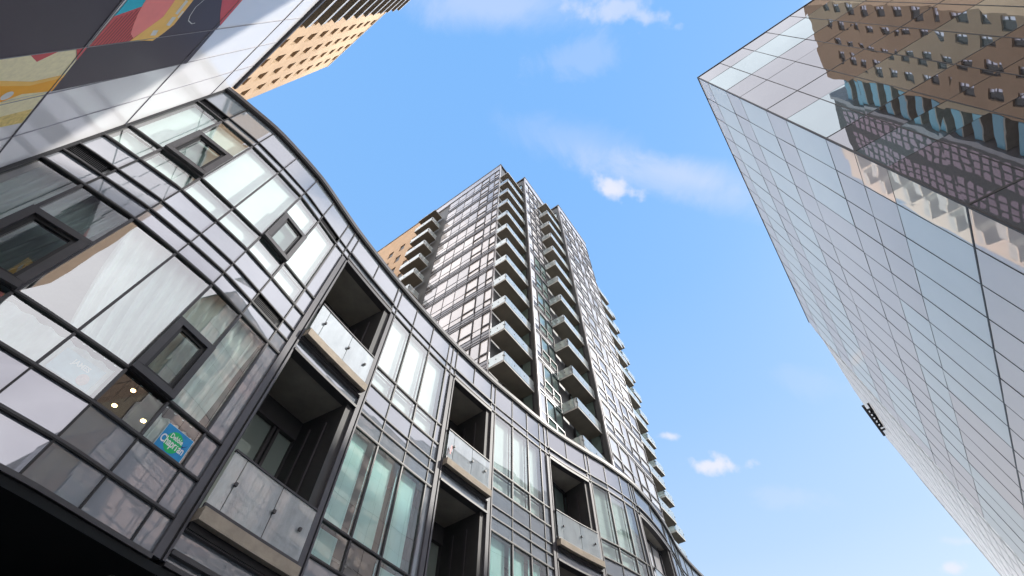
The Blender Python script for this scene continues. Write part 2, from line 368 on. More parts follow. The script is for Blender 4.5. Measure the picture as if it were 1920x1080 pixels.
def cstrip(mb, u0, u1, z0, z1, o0, o1, n=None):
    n = n or max(1, int(math.ceil((u1 - u0) / .022)))
    us = [u0 + (u1 - u0) * k / n for k in range(n + 1)]
    z0 *= H; z1 *= H
    I = [pc(u, o0) for u in us]; O = [pc(u, o1) for u in us]
    for k in range(n):
        a, b, c, d = O[k], O[k + 1], I[k + 1], I[k]
        mb.quad((*a, z0), (*b, z0), (*b, z1), (*a, z1)); mb.quad((*d, z1), (*c, z1), (*c, z0), (*d, z0))
        mb.quad((*d, z0), (*c, z0), (*b, z0), (*a, z0)); mb.quad((*a, z1), (*b, z1), (*c, z1), (*d, z1))
    mb.quad((*I[0], z0), (*O[0], z0), (*O[0], z1), (*I[0], z1)); mb.quad((*O[-1], z0), (*I[-1], z0), (*I[-1], z1), (*O[-1], z1))
def cpane(mb, u0, u1, z0, z1, off, tilt=0.0):
    a, b = pc(u0, off), pc(u1, off); t1 = random.uniform(-tilt, tilt); t2 = random.uniform(-tilt, tilt)
    a2, b2 = pc(u0, off + t1), pc(u1, off + t2)
    mb.quad((*a, z0 * H), (*b, z0 * H), (*b2, z1 * H), (*a2, z1 * H))
pod = thing('curved_apartment_block', (3.1, 9.2, GZ), 'low curved apartment block with slate glass bands and recessed balconies above the pavement', 'building')
PIERS = [(.182, .198), (.357, .372), (.592, .610), (.765, .782), (1.010, 1.026), (1.198, 1.213), (1.442, 1.458), (1.72, 1.735)]
WB = [[-.198, -.146, -.083, -.020, .040, .098, .157, .182], [.372, .435, .505, .575, .592], [.782, .858, .926, .985, 1.010], [1.213, 1.29, 1.37, 1.425, 1.442], [1.735, 1.80, 1.87, 1.94, 2.02, 2.10, 2.2, 2.3, 2.4, 2.5, 2.6]]
BB = [(.198, .357), (.610, .765), (1.026, 1.198), (1.458, 1.72)]
GR = {(-.198, .921), (.098, .921), (-.198, .622), (.098, .622), (-.198, .290)}
span_items, win_items, fr_items = [], [], []
ROWS = [(1.0, .921, 's'), (.921, .897, 's'), (.897, .719, 'w'), (.719, .667, 'w'), (.667, .622, 's'), (.622, .595, 's'), (.595, .563, 's'), (.563, .388, 'w'), (.388, .336, 'w'), (.336, .290, 's'), (.290, .250, 's')]
ROWS2 = ROWS[:-1] + [(.290, .263, 's'), (.263, .231, 's'), (.231, .056, 'w'), (.056, .0, 's'), (.0, -.044, 's')]
AWN = {(.040, .563): (.388, .481), (-.146, .563): (.388, .487), (-.146, .897): (.722, .815), (.040, .897): (.719, .812)}
frm = MB(); gsk = MB(); trim = MB()
for bi, bay in enumerate(WB):
    rows = ROWS if bi == 0 else ROWS2
    for k in range(len(bay) - 1):
        a, b = bay[k], bay[k + 1]; narrow = (b - a) < .03
        for (zt, zb, ty) in rows:
            if (a, zt) in GR:
                gr = MB(); cstrip(gr, a + .002, b - .006, zb, zt, -.25, -.22, 2)
                nl = 9
                for q in range(nl):
                    zz = zb + (zt - zb) * (q + .3) / nl; cstrip(gr, a + .003, b - .007, zz, zz + .0011, -.10, -.02, 1)
                gr.build('vent_grille', M['steel'], pod); continue
            mb = MB()
            if ty == 's' or (narrow and ty == 'w') or bi == 4:
                cpane(mb, a, b, zb, zt, -.012, .004); span_items.append((mb, M['spandrel'], []))
            else:
                aw = AWN.get((a, zt))
                if aw:
                    z0, z1 = aw
                    if zt - z1 > .01: cpane(mb, a, b, z1, zt, -.012, .003); win_items.append((mb, M['glass'], []))
                    p = MB(); cpane(p, a + .007, b - .007, z0 + .008, z1 - .008, .02, .004)
                    f = MB(); t_ = .0085
                    for (x0, x1, y0, y1) in ((a, b, z1 - t_, z1), (a, b, z0, z0 + t_), (a, a + t_, z0 + t_, z1 - t_), (b - t_, b, z0 + t_, z1 - t_)):
                        cstrip(f, x0, x1, y0, y1, -.05, .07, 1)
                    i_ = MB(); t2 = .013
                    for (x0, x1, y0, y1) in ((a + .0085, b - .0085, z1 - t2, z1 - .0086), (a + .0085, b - .0085, z0 + .0086, z0 + t2), (a + .0086, a + t2, z0 + t2, z1 - t2), (b - t2, b - .0086, z0 + t2, z1 - t2)):
                        cstrip(i_, x0, x1, y0, y1, -.02, .035, 1)
                    win_items.append((p, M['glassd'], [('frame', f, M['frame2']), ('sash', i_, M['black'])]))
                else:
                    cpane(mb, a, b, zb, zt, -.012, .004); win_items.append((mb, M['glass'], []))
    # mullions
    for k, a in enumerate(bay):
        if k in (0, len(bay) - 1): continue
        zb = .250 if bi == 0 else -.044
        cstrip(gsk, a - .0011, a + .0011, zb, 1.0, -.011, .006, 1)
        for (zt, zb2, ty) in rows:
            if ty == 'w' and bi != 4: cstrip(frm, a - .0016, a + .0016, zb2 + .003, zt - .003, -.06, .012, 1)
    # horizontals: grey cap over a black gasket
    for j, (zt, zb2, ty) in enumerate(rows):
        if zt == 1.0: continue
        thick = .0027 if zt in (.719, .667, .388, .336, .290, .563, .897) else .0019
        if zt in (.595,): thick = .0022
        cstrip(frm, bay[0], bay[-1], zt - thick * .25, zt + thick * .75, -.06, .017)
        cstrip(gsk, bay[0], bay[-1], zt - thick * .72, zt - thick * .26, -.06, .012)
emit(span_items, 'spandrel_panel', pod); emit(win_items, 'window', pod)
# piers and edges
for (a, b) in PIERS:
    p = MB(); zb = .25 if a < .19 else -.044
    cstrip(p, a, a + (b - a) * .60, zb, .886, -.30, .03, 1); p.cur = 1; cstrip(p, a + (b - a) * .62, a + (b - a) * .78, zb, .886, -.1, .008, 1)
    p.cur = 0; cstrip(p, a + (b - a) * .80, b, zb, .886, -.30, .03, 1)
    sp = MB(); cpane(sp, a + .0012, b - .0012, .8865, 1.0, -.012); sp.build('spandrel_panel', M['spandrel'], pod)
    for x in (a, b): cstrip(gsk, x - .0012, x + .0012, .8865, .9995, -.011, .008, 1)
    cstrip(frm, a, b, .8955, .8985, -.06, .017, 1); cstrip(frm, a, b, .9195, .9225, -.06, .017, 1)
    p.build('pier', [M['pier'], M['black']], pod)
frm.build('window_grid_frame', M['frame2'], pod); gsk.build('gasket_lines', M['black'], pod)
cp = MB(); cstrip(cp, -.198, 2.6, 1.0, 1.012, -.35, .06); cp.build('parapet_coping', M['frame'], pod)
cp = MB(); cstrip(cp, -.198, 2.6, .9965, .9998, -.05, .045); cp.build('coping_line', M['black'], pod)
b_ = MB(); cstrip(b_, -.198, .182, .2455, .250, -.3, .05); b_.build('bottom_edge_trim', M['frame2'], pod)
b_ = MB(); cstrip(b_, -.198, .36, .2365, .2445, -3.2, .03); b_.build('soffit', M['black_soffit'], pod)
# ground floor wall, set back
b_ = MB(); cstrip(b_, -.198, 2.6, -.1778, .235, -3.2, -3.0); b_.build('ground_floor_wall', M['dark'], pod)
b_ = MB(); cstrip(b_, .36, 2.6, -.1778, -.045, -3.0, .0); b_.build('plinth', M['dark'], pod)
# roof slab, floors and back wall
b_ = MB()
for z in (.985,): 
    us = [-.198 + (2.6 + .198) * k / 60 for k in range(61)]
    for k in range(60):
        p, q = pc(us[k], -.3), pc(us[k + 1], -.3); b_.quad((*p, z * H), (*q, z * H), (q[0], q[1] + .8, z * H), (p[0], p[1] + .8, z * H))
b_.box(-.198 * H, 13.7, 10.3, 20, z * H - .3, z * H)
b_.build('roof', M['conc'], pod)
rm = MB()
for z0 in (.595, .262, .945):
    cl_z = z0 + .012
    for bay in WB[:4]:
        cl = MB(); cstrip(cl, bay[0], bay[-1], cl_z, cl_z + .02, -2.9, -.07); cl.build('room_ceiling', M['white'], pod)
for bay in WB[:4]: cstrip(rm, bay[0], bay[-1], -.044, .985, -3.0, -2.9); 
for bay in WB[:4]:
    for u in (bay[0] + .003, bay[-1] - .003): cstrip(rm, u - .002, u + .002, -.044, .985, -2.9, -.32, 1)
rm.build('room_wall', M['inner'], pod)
# balcony bays
def balcony_bay(u0, u1, k):
    """k-th floor (0 top): recess with soffit, side walls, glazed door wall, slab and glass rail"""
    dz = k * .3315; i0, i1 = u0 + .004, u1 - .016
    slab = .641 - dz; top = (.885 if k == 0 else .5895 + .3315 - dz)
    ct = top
    # band above the opening
    band = MB(); cstrip(band, u0, u1, ct, ct + .0095, -.12, .03) if k == 0 else None
    if k == 0:
        for (zt, zb) in ((1.0, .921), (.921, .897)):
            n = 2
            for q in range(n):
                s = MB(); cpane(s, u0 + (u1 - u0) * q / n, u0 + (u1 - u0) * (q + 1) / n, zb, zt, -.012, .003); s.build('spandrel_panel', M['spandrel'], pod)
            hb = MB(); cstrip(hb, u0, u1, zb - .002, zb + .003, -.06, .04); hb.build('opening_trim', M['frame2'], pod)
        g2 = MB(); um = (u0 + u1) / 2; cstrip(g2, um - .001, um + .001, .921, 1.0, -.011, .006, 1); g2.build('gasket_line', M['black'], pod)
    if band.v: band.build('opening_header', M['frame2'], pod)
    # soffit
    s = MB(); cstrip(s, i0, i1, ct + .001, ct + .016, -1.0, -.1, 4); s.build('balcony_soffit', M['conc'], pod)
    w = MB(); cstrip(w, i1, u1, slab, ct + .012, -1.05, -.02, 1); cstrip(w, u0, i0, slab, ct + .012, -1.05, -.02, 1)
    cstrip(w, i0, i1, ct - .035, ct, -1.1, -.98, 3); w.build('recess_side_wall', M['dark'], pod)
    # door wall
    zb, zt = slab, ct - .036
    d = MB(); cstrip(d, i0, i1, zb, zt, -1.09, -1.06, 3); d.build('door_wall', M['doorglass'], pod)
    f = MB(); um = [i0, i0 + (i1 - i0) * .24, i0 + (i1 - i0) * .66, i0 + (i1 - i0) * .72, i1 - .002]
    for x in um: cstrip(f, x, x + .005, zb, zt, -1.06, -.99, 1)
    cstrip(f, i0, i1, zt - .004, zt, -1.06, -.97, 1); cstrip(f, i0, i1, zb, zb + .01, -1.06, -.97, 1)
    f.build('door_frame', M['frame'], pod)
    wz = MB(); x = i1 - .001
    for q in (.25, .6):
        cstrip(wz, x - .003, x, slab + .0, ct - .03, -q - .12, -q - .07, 1)
    wz.build('side_glazing_bar', M['frame'], pod)
    # slab
    s = MB(); cstrip(s, u0 + .001, u1 - .001, slab - .0155, slab, -1.05, .14, 4); s.build('balcony_slab', M['concedge'], pod)
    s = MB(); cstrip(s, u0 + .001, u1 - .001, slab - .024, slab - .0158, -.3, .06, 4); s.build('drip_channel', M['steel'], pod)
    # rail
    r = MB(); z0, z1 = slab + .006, slab + .078
    g0, g1 = u0 + .002, u1 - .003; n = 3
    gl = MB(); cuts = [g0, g0 + (g1 - g0) * .14, g0 + (g1 - g0) * .57, g1]
    for q in range(3): cpane(gl, cuts[q] + .0006, cuts[q + 1] - .0006, z0, z1, .07)
    gl.build('balcony_glass', M['railglass'], pod)
    cstrip(r, g0, g1, z1, z1 + .0028, .045, .085, 4); cstrip(r, g0, g1, slab + .0005, z0 + .001, .05, .085, 4)
    for q in cuts[1:] + [g1 - .018]:
        if q == g1: continue
        cstrip(r, q - .0012, q + .0012, z0, z1, .035, .055, 1)
        c_ = pc(q, .095); zc = (z0 + z1) / 2 * H; r.bar((c_[0], c_[1], zc - .035), (c_[0], c_[1], zc + .035), .06)
    r.build('handrail', M['frame'], pod)
    # band under the slab
    for (zt2, zb2) in ((slab - .0245, .5895 - dz),):
        n = 2
        for q in range(n):
            s = MB(); cpane(s, u0 + (u1 - u0) * q / n, u0 + (u1 - u0) * (q + 1) / n, zb2 + .004, zt2, -.012, .002); s.build('spandrel_panel', M['spandrel'], pod)
        b2 = MB(); cstrip(b2, u0, u1, zb2, zb2 + .005, -.12, .05); b2.build('opening_header', M['frame2'], pod)
        b2 = MB(); cstrip(b2, u0, u1, zt2 - .001, zt2 + .0008, -.05, .045); b2.build('opening_trim', M['frame2'], pod)
for (a, b) in BB:
    for k in range(3):
        if a < .2 and k == 2: continue
        balcony_bay(a, b, k)
# below the lowest left balcony
for q in range(3):
    a = .198 + .053 * q; s = MB(); cpane(s, a, a + .053, .25, .2845, -.012, .002); s.build('spandrel_panel', M['spandrel'], pod)
b2 = MB(); cstrip(b2, .198, .357, .2455, .25, -.3, .05); b2.build('bottom_edge_trim', M['frame2'], pod)

# things in the windows
def curtain(u0, u1, z0, z1, off, amp, folds, m, label, group, pinch=None, name='curtain'):
    mb = MB(); n = folds * 6; rows = 8; G = []
    for j in range(rows + 1):
        tz = j / rows; z = z0 + (z1 - z0) * tz; row = []
        for i in range(n + 1):
            tu = i / n; uu = u0 + (u1 - u0) * tu
            if pinch: c, w = pinch; k = 1 - w * (1 - tz) ** 1.3; uu = c + (uu - c) * k
            p = pc(uu, off + amp * math.sin(i / 6 * 2 * math.pi + .5 * math.sin(j))); row.append((p[0], p[1], z * H))
        G.append(row)
    for j in range(rows):
        for i in range(n): mb.quad(G[j][i], G[j][i + 1], G[j + 1][i + 1], G[j + 1][i])
    o = pc((u0 + u1) / 2, off)
    ob = mb.build(name, m, origin=(o[0], o[1], z0 * H), label=label, cat=name.replace('_', ' '), group=group)
    for p in ob.data.polygons: p.use_smooth = True
curtain(-.08, .156, .395, .580, -.16, .035, 14, M['curtain'], 'wide white sheer curtain gathered behind the lower left windows beside the dark vent windows', 'white curtains in the curved block', pinch=(.13, .25))
curtain(.105, .156, .345, .385, -.2, .03, 4, M['curtain'], 'short end of white curtain hanging just above the blue election sign', 'white curtains in the curved block')
curtain(-.195, -.09, .39, .58, -.18, .03, 8, M['curtaing'], 'grey white curtain behind the lowest left window at the mural wall', 'white curtains in the curved block', pinch=(-.195, .2))
curtain(-.195, .036, .338, .386, -.14, .02, 12, M['curtain'], 'pale curtain behind the row of small panes left of the ceiling lights', 'white curtains in the curved block')
for k, (a, b) in enumerate([(-.193, -.148), (-.144, -.085), (-.081, -.022), (-.018, .038), (.042, .096), (.100, .155)]):
    for z0, z1, wh in ((.722, .894, 'large'), (.670, .716, 'small')):
        nm = ['nearest the mural wall', 'second from the mural wall', 'third from the mural wall', 'fourth from the mural wall', 'fifth from the mural wall', 'last before the first pier']
        curtain(a, b, z0, z1, -.10, .0, 1, M['blindw'], 'white roller blind in the %s upper pane %s' % (wh, nm[k]), 'white roller blinds on the upper floor', name='roller_blind')
for bi, (bay, bn) in enumerate(((WB[1], 'first'), (WB[2], 'second'), (WB[3], 'third'))):
    for k in range(3):
        a, b = bay[k], bay[k + 1]
        for z0, z1, fl_, wh in ((.722, .894, 'top', 'tall'), (.670, .716, 'top', 'short'), (.391, .560, 'middle', 'tall'), (.339, .385, 'middle', 'short'), (.06, .228, 'bottom', 'tall')):
            if bi == 0 and k == 1 and wh == 'short' and fl_ == 'middle': continue
            gap = .0 if fl_ == 'top' else .009
            curtain(a + .002, b - .004 - gap, z0, z1, -.12, .0, 1, M['blind'] if fl_ != 'top' else M['blindw'],
                    '%s %s %s panel blind in %s window bay, %s floor' % (('left', 'centre', 'right')[k], wh, 'pale green' if fl_ != 'top' else 'white', bn, fl_), 'panel blinds in the window bays', name='panel_blind')
# ceiling lamps seen through the dark pane
def rayp(px, py, dist):
    r = px - 960; w = 540 - py; d = Vector((r, F_ * math.cos(TH) - w * math.sin(TH), F_ * math.sin(TH) + w * math.cos(TH))).normalized() * dist
    return (d.x * UX + d.y * UY, -d.x * UY + d.y * UX, d.z)
for k, (u, z, d, lb) in enumerate([(249, 733, 1.22, 'upper right of the two brightest'), (214, 761, 1.20, 'lower left of the two brightest'), (268, 790, 1.12, 'small one nearest the mullion')]):
    p = rayp(u, z, d * 6.35 * SC); z = p[2] / H; mb = MB()
    mb.prism([(p[0] + .05 * math.cos(t), p[1] + .05 * math.sin(t)) for t in [i * math.pi / 5 for i in range(10)]], z * H + .0, z * H + .02)
    o = mb.build('ceiling_lamp', M['lamp'], origin=(p[0], p[1], z * H), label='warm round ceiling lamp behind the dark pane, ' + lb, cat='lamp', group='warm ceiling lamps behind the dark pane')
    s_ = MB(); s_.prism([(p[0] + .07 * math.cos(t), p[1] + .07 * math.sin(t)) for t in [i * math.pi / 5 for i in range(10)]], z * H + .021, z * H + .05); s_.build('lamp_housing', M['frame'], o)
# room ceiling just above those lamps
# text helper
def text_mesh(body, size, xscale=1.0, bold=.0):
    cu = bpy.data.curves.new('txt', 'FONT'); cu.body = body; cu.size = size; cu.align_x = 'CENTER'; cu.align_y = 'CENTER'; cu.offset = bold
    ob = bpy.data.objects.new('txt', cu); col.objects.link(ob); bpy.context.view_layer.update()
    me = bpy.data.meshes.new_from_object(ob.evaluated_get(bpy.context.evaluated_depsgraph_get()))
    vs = [(v.co.x * xscale, v.co.y) for v in me.vertices]; fs = [tuple(p.vertices) for p in me.polygons]
    bpy.data.objects.remove(ob); bpy.data.meshes.remove(me); bpy.data.curves.remove(cu); return vs, fs
def on_facade(u0, z0, off):
    """maps sheet coordinates (x right, y up, metres) to the curve's surface near u0,z0(metres)"""
    e_ = .004; d = Vector((2 * e_, fv(u0 + e_) - fv(u0 - e_))).normalized(); c = pc(u0)
    return lambda x, y, o=0: (c[0] + SC * (d.x * x + d.y * (off + o)), c[1] + SC * (d.y * x - d.x * (off + o)), z0 + y * SC)
def flat(mp, pts, o): 
    mb = MB(); mb.quad(*[mp(x, y, o) for x, y in pts]); return mb
mp = on_facade(.1325, .353 * H, .004)
w2, h2 = .172, .142
bd = MB(); P4 = [(-w2, -h2), (w2, -h2), (w2, h2), (-w2, h2)]
bd.v = [mp(x, y, o) for o in (-.006, 0) for x, y in P4]; bd.f = [(3, 2, 1, 0), (4, 5, 6, 7), (0, 1, 5, 4), (1, 2, 6, 5), (2, 3, 7, 6), (3, 0, 4, 7)]; bd.mi = [0] * 6
sg = bd.build('election_sign', solid('sign_white', (.75, .85, .88), .4, .02), origin=mp(0, 0), label='blue and green election sign with white lettering in the lower window', cat='sign')
flat(mp, [(x * .965, y * .965) for x, y in P4], .002).build('sign_face', solid('sign_blue', (.01, .30, .66), .4, .12, 6), sg)
c_ = MB(); c_.quad(*[mp(-.01 + .098 * math.cos(t), -.005 + .115 * math.sin(t), .0035) for t in [i * math.pi / 16 for i in range(32)]]); c_.build('green_disc', solid('sign_green', (.0, .55, .16), .4, .05, 6), sg)
WT = solid('sign_lettering', (.88, .93, .92), .5, .01)
for body, sz, xs, x0, y0, bo, m_ in (('Debbie', .075, .72, .0, .045, .0015, WT), ('Chapman', .118, .66, -.008, -.025, .003, WT)):
    vs, fs = text_mesh(body, sz, xs, bo); t_ = MB(); t_.v = [mp(x + x0, y + y0, .005) for x, y in vs]; t_.f = fs; t_.mi = [0] * len(fs); t_.build('lettering', m_, sg)
ck = MB(); ck.quad(*[mp(x, y, .0055) for x, y in [(.085, .012), (.097, .002), (.101, .002), (.145, .058), (.100, .017), (.094, .026)]]); ck.build('check_mark', solid('sign_navy', (.01, .03, .16), .5), sg)
# pale poster with a word, lying against the small pane
mp = on_facade(.012, .358 * H, -.05)
pb = MB(); pb.v = [mp(x, y, o) for o in (-.004, 0) for x, y in [(-.23, -.13), (.16, -.13), (.16, .13), (-.23, .13)]]; pb.f = list(bd.f); pb.mi = [0] * 6
ps = pb.build('poster', solid('poster_pale_blue', (.42, .62, .70), .5, .12, 5), origin=mp(0, 0), label='pale blue poster with white lettering behind the small lower pane', cat='poster')
vs, fs = text_mesh('JAMES', .075, .8, .002); t_ = MB(); t_.v = [mp(x - .03, y + .05, .003) for x, y in vs]; t_.f = fs; t_.mi = [0] * len(fs); t_.build('lettering', WT, ps)
f_ = MB(); f_.quad(*[mp(.06 + .05 * math.cos(t), -.05 + .06 * math.sin(t), .003) for t in [i * math.pi / 8 for i in range(16)]]); f_.build('portrait_patch', solid('poster_skin', (.72, .55, .52), .6, .15, 20), ps)
# pink ribbon tied on the second upper balcony
mp = on_facade(.6215, .667 * H, .11); rb = MB()
rb.quad(mp(-.03, -.09), mp(.0, -.11), mp(.015, .0), mp(-.01, .0)); rb.quad(mp(-.01, .0), mp(.015, .0), mp(.035, .05), mp(.01, .13), mp(-.015, .06))
rb.build('ribbon', solid('pink_ribbon', (.85, .35, .34), .6, .2, 20), origin=mp(0, 0), label='small pink ribbon tied to the glass rail of the second upper balcony', cat='ribbon')
# dark television behind the lower window of the first bay
p0, p1 = pc(.440, -.55), pc(.49, -.55); tv = MB(); tv.prism([p0, p1, (p1[0], p1[1] + .08), (p0[0], p0[1] + .08)], .30 * H, .384 * H)
t_o = tv.build('television', M['steel'], origin=(p0[0], p0[1], .30 * H), label='dark flat screen standing behind the small centre pane under the first window bay', cat='television')
e_ = MB(); e_.prism([(p0[0], p0[1] - .012), (p1[0], p1[1] - .012), (p1[0], p1[1] - .002), (p0[0], p0[1] - .002)], .3835 * H, .387 * H); e_.build('bezel', M['white'], t_o)

# ================================================================ mural wall
MU = -.1978 * H
mural = thing('mural_building', (MU, 0, GZ), 'low building faced in glossy white metal panels with a painted mural', 'building')
b_ = MB(); b_.box(-22, MU - .04, -28, 21, GZ, 1.028 * H); b_.build('backing_wall', M['conc'], mural)
ZJ = [-1.6 + .001, .05 * H, .27 * H, .490 * H, .712 * H, .945 * H, 1.032 * H]
VJ = [(.5705 - .0715 * k) * H for k in range(34)]
items = []
for i in range(len(VJ) - 1):
    for j in range(len(ZJ) - 1):
        v1, v0, z0, z1 = VJ[i] - .0015, VJ[i + 1] + .0015, ZJ[j] + .002, ZJ[j + 1] - .002
        mb = MB(); t1, t2 = random.uniform(-.003, .003), random.uniform(-.003, .003)
        mb.quad((MU + t1, v0, z0), (MU, v1, z0), (MU + t2, v1, z1), (MU, v0, z1))
        items.append((mb, M['mp'], []))
emit(items, 'metal_panel', mural)
b_ = MB(); b_.box(MU - .5, MU + .08, -28, .5725 * H, 1.033 * H, 1.043 * H); b_.build('coping', M['frame'], mural)
b_ = MB(); b_.box(MU - .02, MU + .06, .5685 * H, .5745 * H, .25 * H, 1.012 * H); b_.build('corner_trim', M['black'], mural)
def mpoly(name, pts, m, lift):
    mb = MB(); mb.quad(*[(MU + .008 + lift * 1.5, v * H, z * H) for v, z in pts]); mb.build(name, m, mural)
def arc(c, r0, r1, a0, a1, n=20, sx_=1, sy_=1):
    P = [(c[0] + r1 * sx_ * math.cos(R(a0 + (a1 - a0) * k / n)), c[1] + r1 * sy_ * math.sin(R(a0 + (a1 - a0) * k / n))) for k in range(n + 1)]
    return P + [(c[0] + r0 * sx_ * math.cos(R(a1 + (a0 - a1) * k / n)), c[1] + r0 * sy_ * math.sin(R(a1 + (a0 - a1) * k / n))) for k in range(n + 1)]
mpoly('mural_plum_field', [(.15, .27), (.15, .494), (.356, .494), (.356, .27)], M['mp_dark'], .000)
mpoly('mural_plum_field', [(.357, .496), (.362, .723), (.430, .728), (.4245, .494), (.357, .494)], M['mp_dark'], .000)
mpoly('mural_cream_field', [(.357, .38), (.357, .433), (.368, .445), (.358, .460), (.358, .482), (.377, .494), (.423, .494), (.423, .38)], M['cream'], .000)
mpoly('mural_red_triangle', [(.3572, .433), (.368, .445), (.3572, .461)], M['red'], .001)
mpoly('mural_red_triangle', [(.3572, .482), (.3572, .4945), (.376, .4945)], M['red'], .001)
mpoly('mural_orange_arc', [(.386, .38), (.388, .421), (.399, .458), (.397, .494), (.4235, .494), (.417, .457), (.4235, .438), (.4235, .38)], M['orange'], .001)
mpoly('mural_rust_arc', [(.386, .38), (.388, .421), (.399, .458), (.397, .494), (.402, .494), (.405, .458), (.395, .421), (.393, .38)], M['orange2'], .002)
mpoly('mural_white_spot', arc((.414, .440), 0, .006, 0, 360, 16), M['white'], .003)
mpoly('mural_cream_field', [(.424, .38), (.424, .4875), (.450, .4875), (.450, .38)], M['cream'], .000)
mpoly('mural_gold_speckle', [(.450, .38), (.450, .4875), (.474, .4875), (.468, .44), (.474, .38)], M['creamg'], .000)
mpoly('mural_teal_shape', [(.20, .50), (.20, .523), (.292, .523), (.301, .525), (.313, .497)], M['teal'], .000)
mpoly('mural_red_field', [(.313, .497), (.301, .525), (.30, .57), (.352, .562), (.357, .549), (.357, .4965)], M['red'], .000)
for k in range(14):
    z = .4985 + k * .0047; v0 = .357 - .0002 * k; v1 = .305 - .0006 * k + max(0, (5 - k)) * .0022
    mpoly('mural_dark_stripe', [(v0, z), (v1, z + .004), (v1, z + .0058), (v0, z + .0018)], M['reddk'], .001)
mpoly('mural_coral_shape', [(.20, .523), (.292, .523), (.309, .527), (.328, .535), (.343, .543), (.351, .553), (.339, .563), (.319, .575), (.294, .572), (.20, .56)], M['pink'], .002)
mpoly('mural_orange_band', [(.20, .562), (.294, .570), (.319, .574), (.339, .562), (.3555, .551), (.3575, .572), (.361, .593), (.350, .601), (.335, .608), (.295, .604), (.20, .596)], M['orange2'], .003)
for (v, z, w, h) in ((.305, .593, .012, .004), (.328, .596, .008, .005), (.346, .583, .005, .006), (.317, .603, .006, .002)):
    mpoly('mural_white_dash', [(v - w, z - h), (v + w * .8, z - h * .6), (v + w, z + h), (v - w * .8, z + h * .6)], M['white'], .004)
mpoly('mural_plum_field', [(.20, .598), (.295, .603), (.335, .608), (.350, .601), (.3612, .593), (.362, .722), (.349, .722), (.20, .712)], M['mp_dark'], .001)
mpoly('mural_red_field', [(.20, .66), (.296, .667), (.322, .693), (.349, .7235), (.20, .7125)], M['red'], .002)
H_ = [(.28, .633), (.295, .625), (.306, .621), (.321, .625), (.33, .631), (.337, .645), (.336, .651)]
for k in range(len(H_) - 1):
    (a, b), (c, d) = H_[k], H_[k + 1]; dx, dy = c - a, d - b; l = math.hypot(dx, dy); nx, ny = -dy / l * .0006, dx / l * .0006
    mpoly('mural_white_hook', [(a + nx, b + ny), (c + nx, d + ny), (c - nx, d - ny), (a - nx, b - ny)], M['white'], .003)
jl = MB()
for v in VJ[1:14]: jl.box(MU - .01, MU + .0175, v - .0035, v + .0035, 0, 1.03 * H)
for z in (.490 * H, .712 * H, .945 * H): jl.box(MU - .01, MU + .0178, -28, .570 * H, z - .006, z + .006)
jl.build('panel_joints', M['mjoint'], mural)

# ================================================================ tan tower behind the mural building
TU = -6.9
tan = thing('tan_brick_tower', (TU - 8, 16, 12), 'tan brick tower with small square windows and stacked balconies seen above the white panelled wall', 'tower')
b_ = MB(); A = []; cols_ = [15.4, 17.6, 19.8, 22.0, 13.2]; cols_.sort()
vb = [-4.0]
for c in cols_: vb += [c - .5, c + .5]
vb.append(23.8)
zb_ = [12.0]; nfl = 17
for k in range(nfl): zc = 17.27 + 2.87 * k; zb_ += [zc - .8, zc + .75]
zb_.append(64.2)
holes = {(i, j) for i in range(1, len(vb) - 1, 2) for j in range(1, len(zb_) - 1, 2)}
wallgrid(b_, 'u', TU, vb, zb_, holes, -.28)
b_.box(TU - 16, TU - .3, -4, 23.8, 12, 64.1); b_.box(TU - .3, TU - .001, 23.55, 23.799, 12, 64.19)
b_.build('brick_wall', M['tan'], tan)
items = []
for (i, j) in holes:
    mb = MB(); mb.quad((TU - .24, vb[i], zb_[j]), (TU - .24, vb[i + 1], zb_[j]), (TU - .24, vb[i + 1], zb_[j + 1]), (TU - .24, vb[i], zb_[j + 1])); items.append((mb, M['winblack'], []))
emit(items, 'window', tan)
b_ = MB(); b_.box(TU - 16, TU + .06, -4, 23.86, 64.2, 64.42); b_.build('parapet', M['bedge'], tan)
def balcony(root, u0, u1, v0, v1, zbot, open_u=None, open_v=None, rail=.67, gm=None):
    """slab part with railing glass child; open sides carry no rail"""
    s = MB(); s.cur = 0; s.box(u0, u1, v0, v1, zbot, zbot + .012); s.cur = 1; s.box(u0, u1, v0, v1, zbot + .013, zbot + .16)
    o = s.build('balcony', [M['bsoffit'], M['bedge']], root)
    if rail:
        g = MB(); z0, z1 = zbot + .17, zbot + .19 + rail; e = .02
        if open_v != 0: g.box(u0 + e, u1 - e, v0 - .012, v0, z0 - .03, z1)
        if open_v != 1: g.box(u0 + e, u1 - e, v1, v1 + .012, z0 - .03, z1)
        if open_u != 0: g.box(u0 - .012, u0, v0 + e, v1 - e, z0 - .03, z1)
        if open_u != 1: g.box(u1, u1 + .012, v0 + e, v1 - e, z0 - .03, z1)
        g.build('balcony_glass', gm or M['bglass'], o)
        p = MB()
        nb = max(2, int((u1 - u0) / 1.0)); nb2 = max(2, int((v1 - v0) / 1.2)); zc = (z0 + z1) / 2
        for k in range(nb + 1):
            u = u0 + .06 + (u1 - u0 - .12) * k / nb
            if open_v != 0: p.box(u - .02, u + .02, v0 - .035, v0 + .04, zc - .04, zc + .04)
        for k in range(nb2 + 1):
            v = v0 + .06 + (v1 - v0 - .12) * k / nb2
            if open_u != 0: p.box(u0 - .035, u0 + .04, v - .02, v + .02, zc - .04, zc + .04)
            if open_u != 1: p.box(u1 - .04, u1 + .035, v - .02, v + .02, zc - .04, zc + .04)
        p.build('glass_clamps', M['steel'], o)
    return o
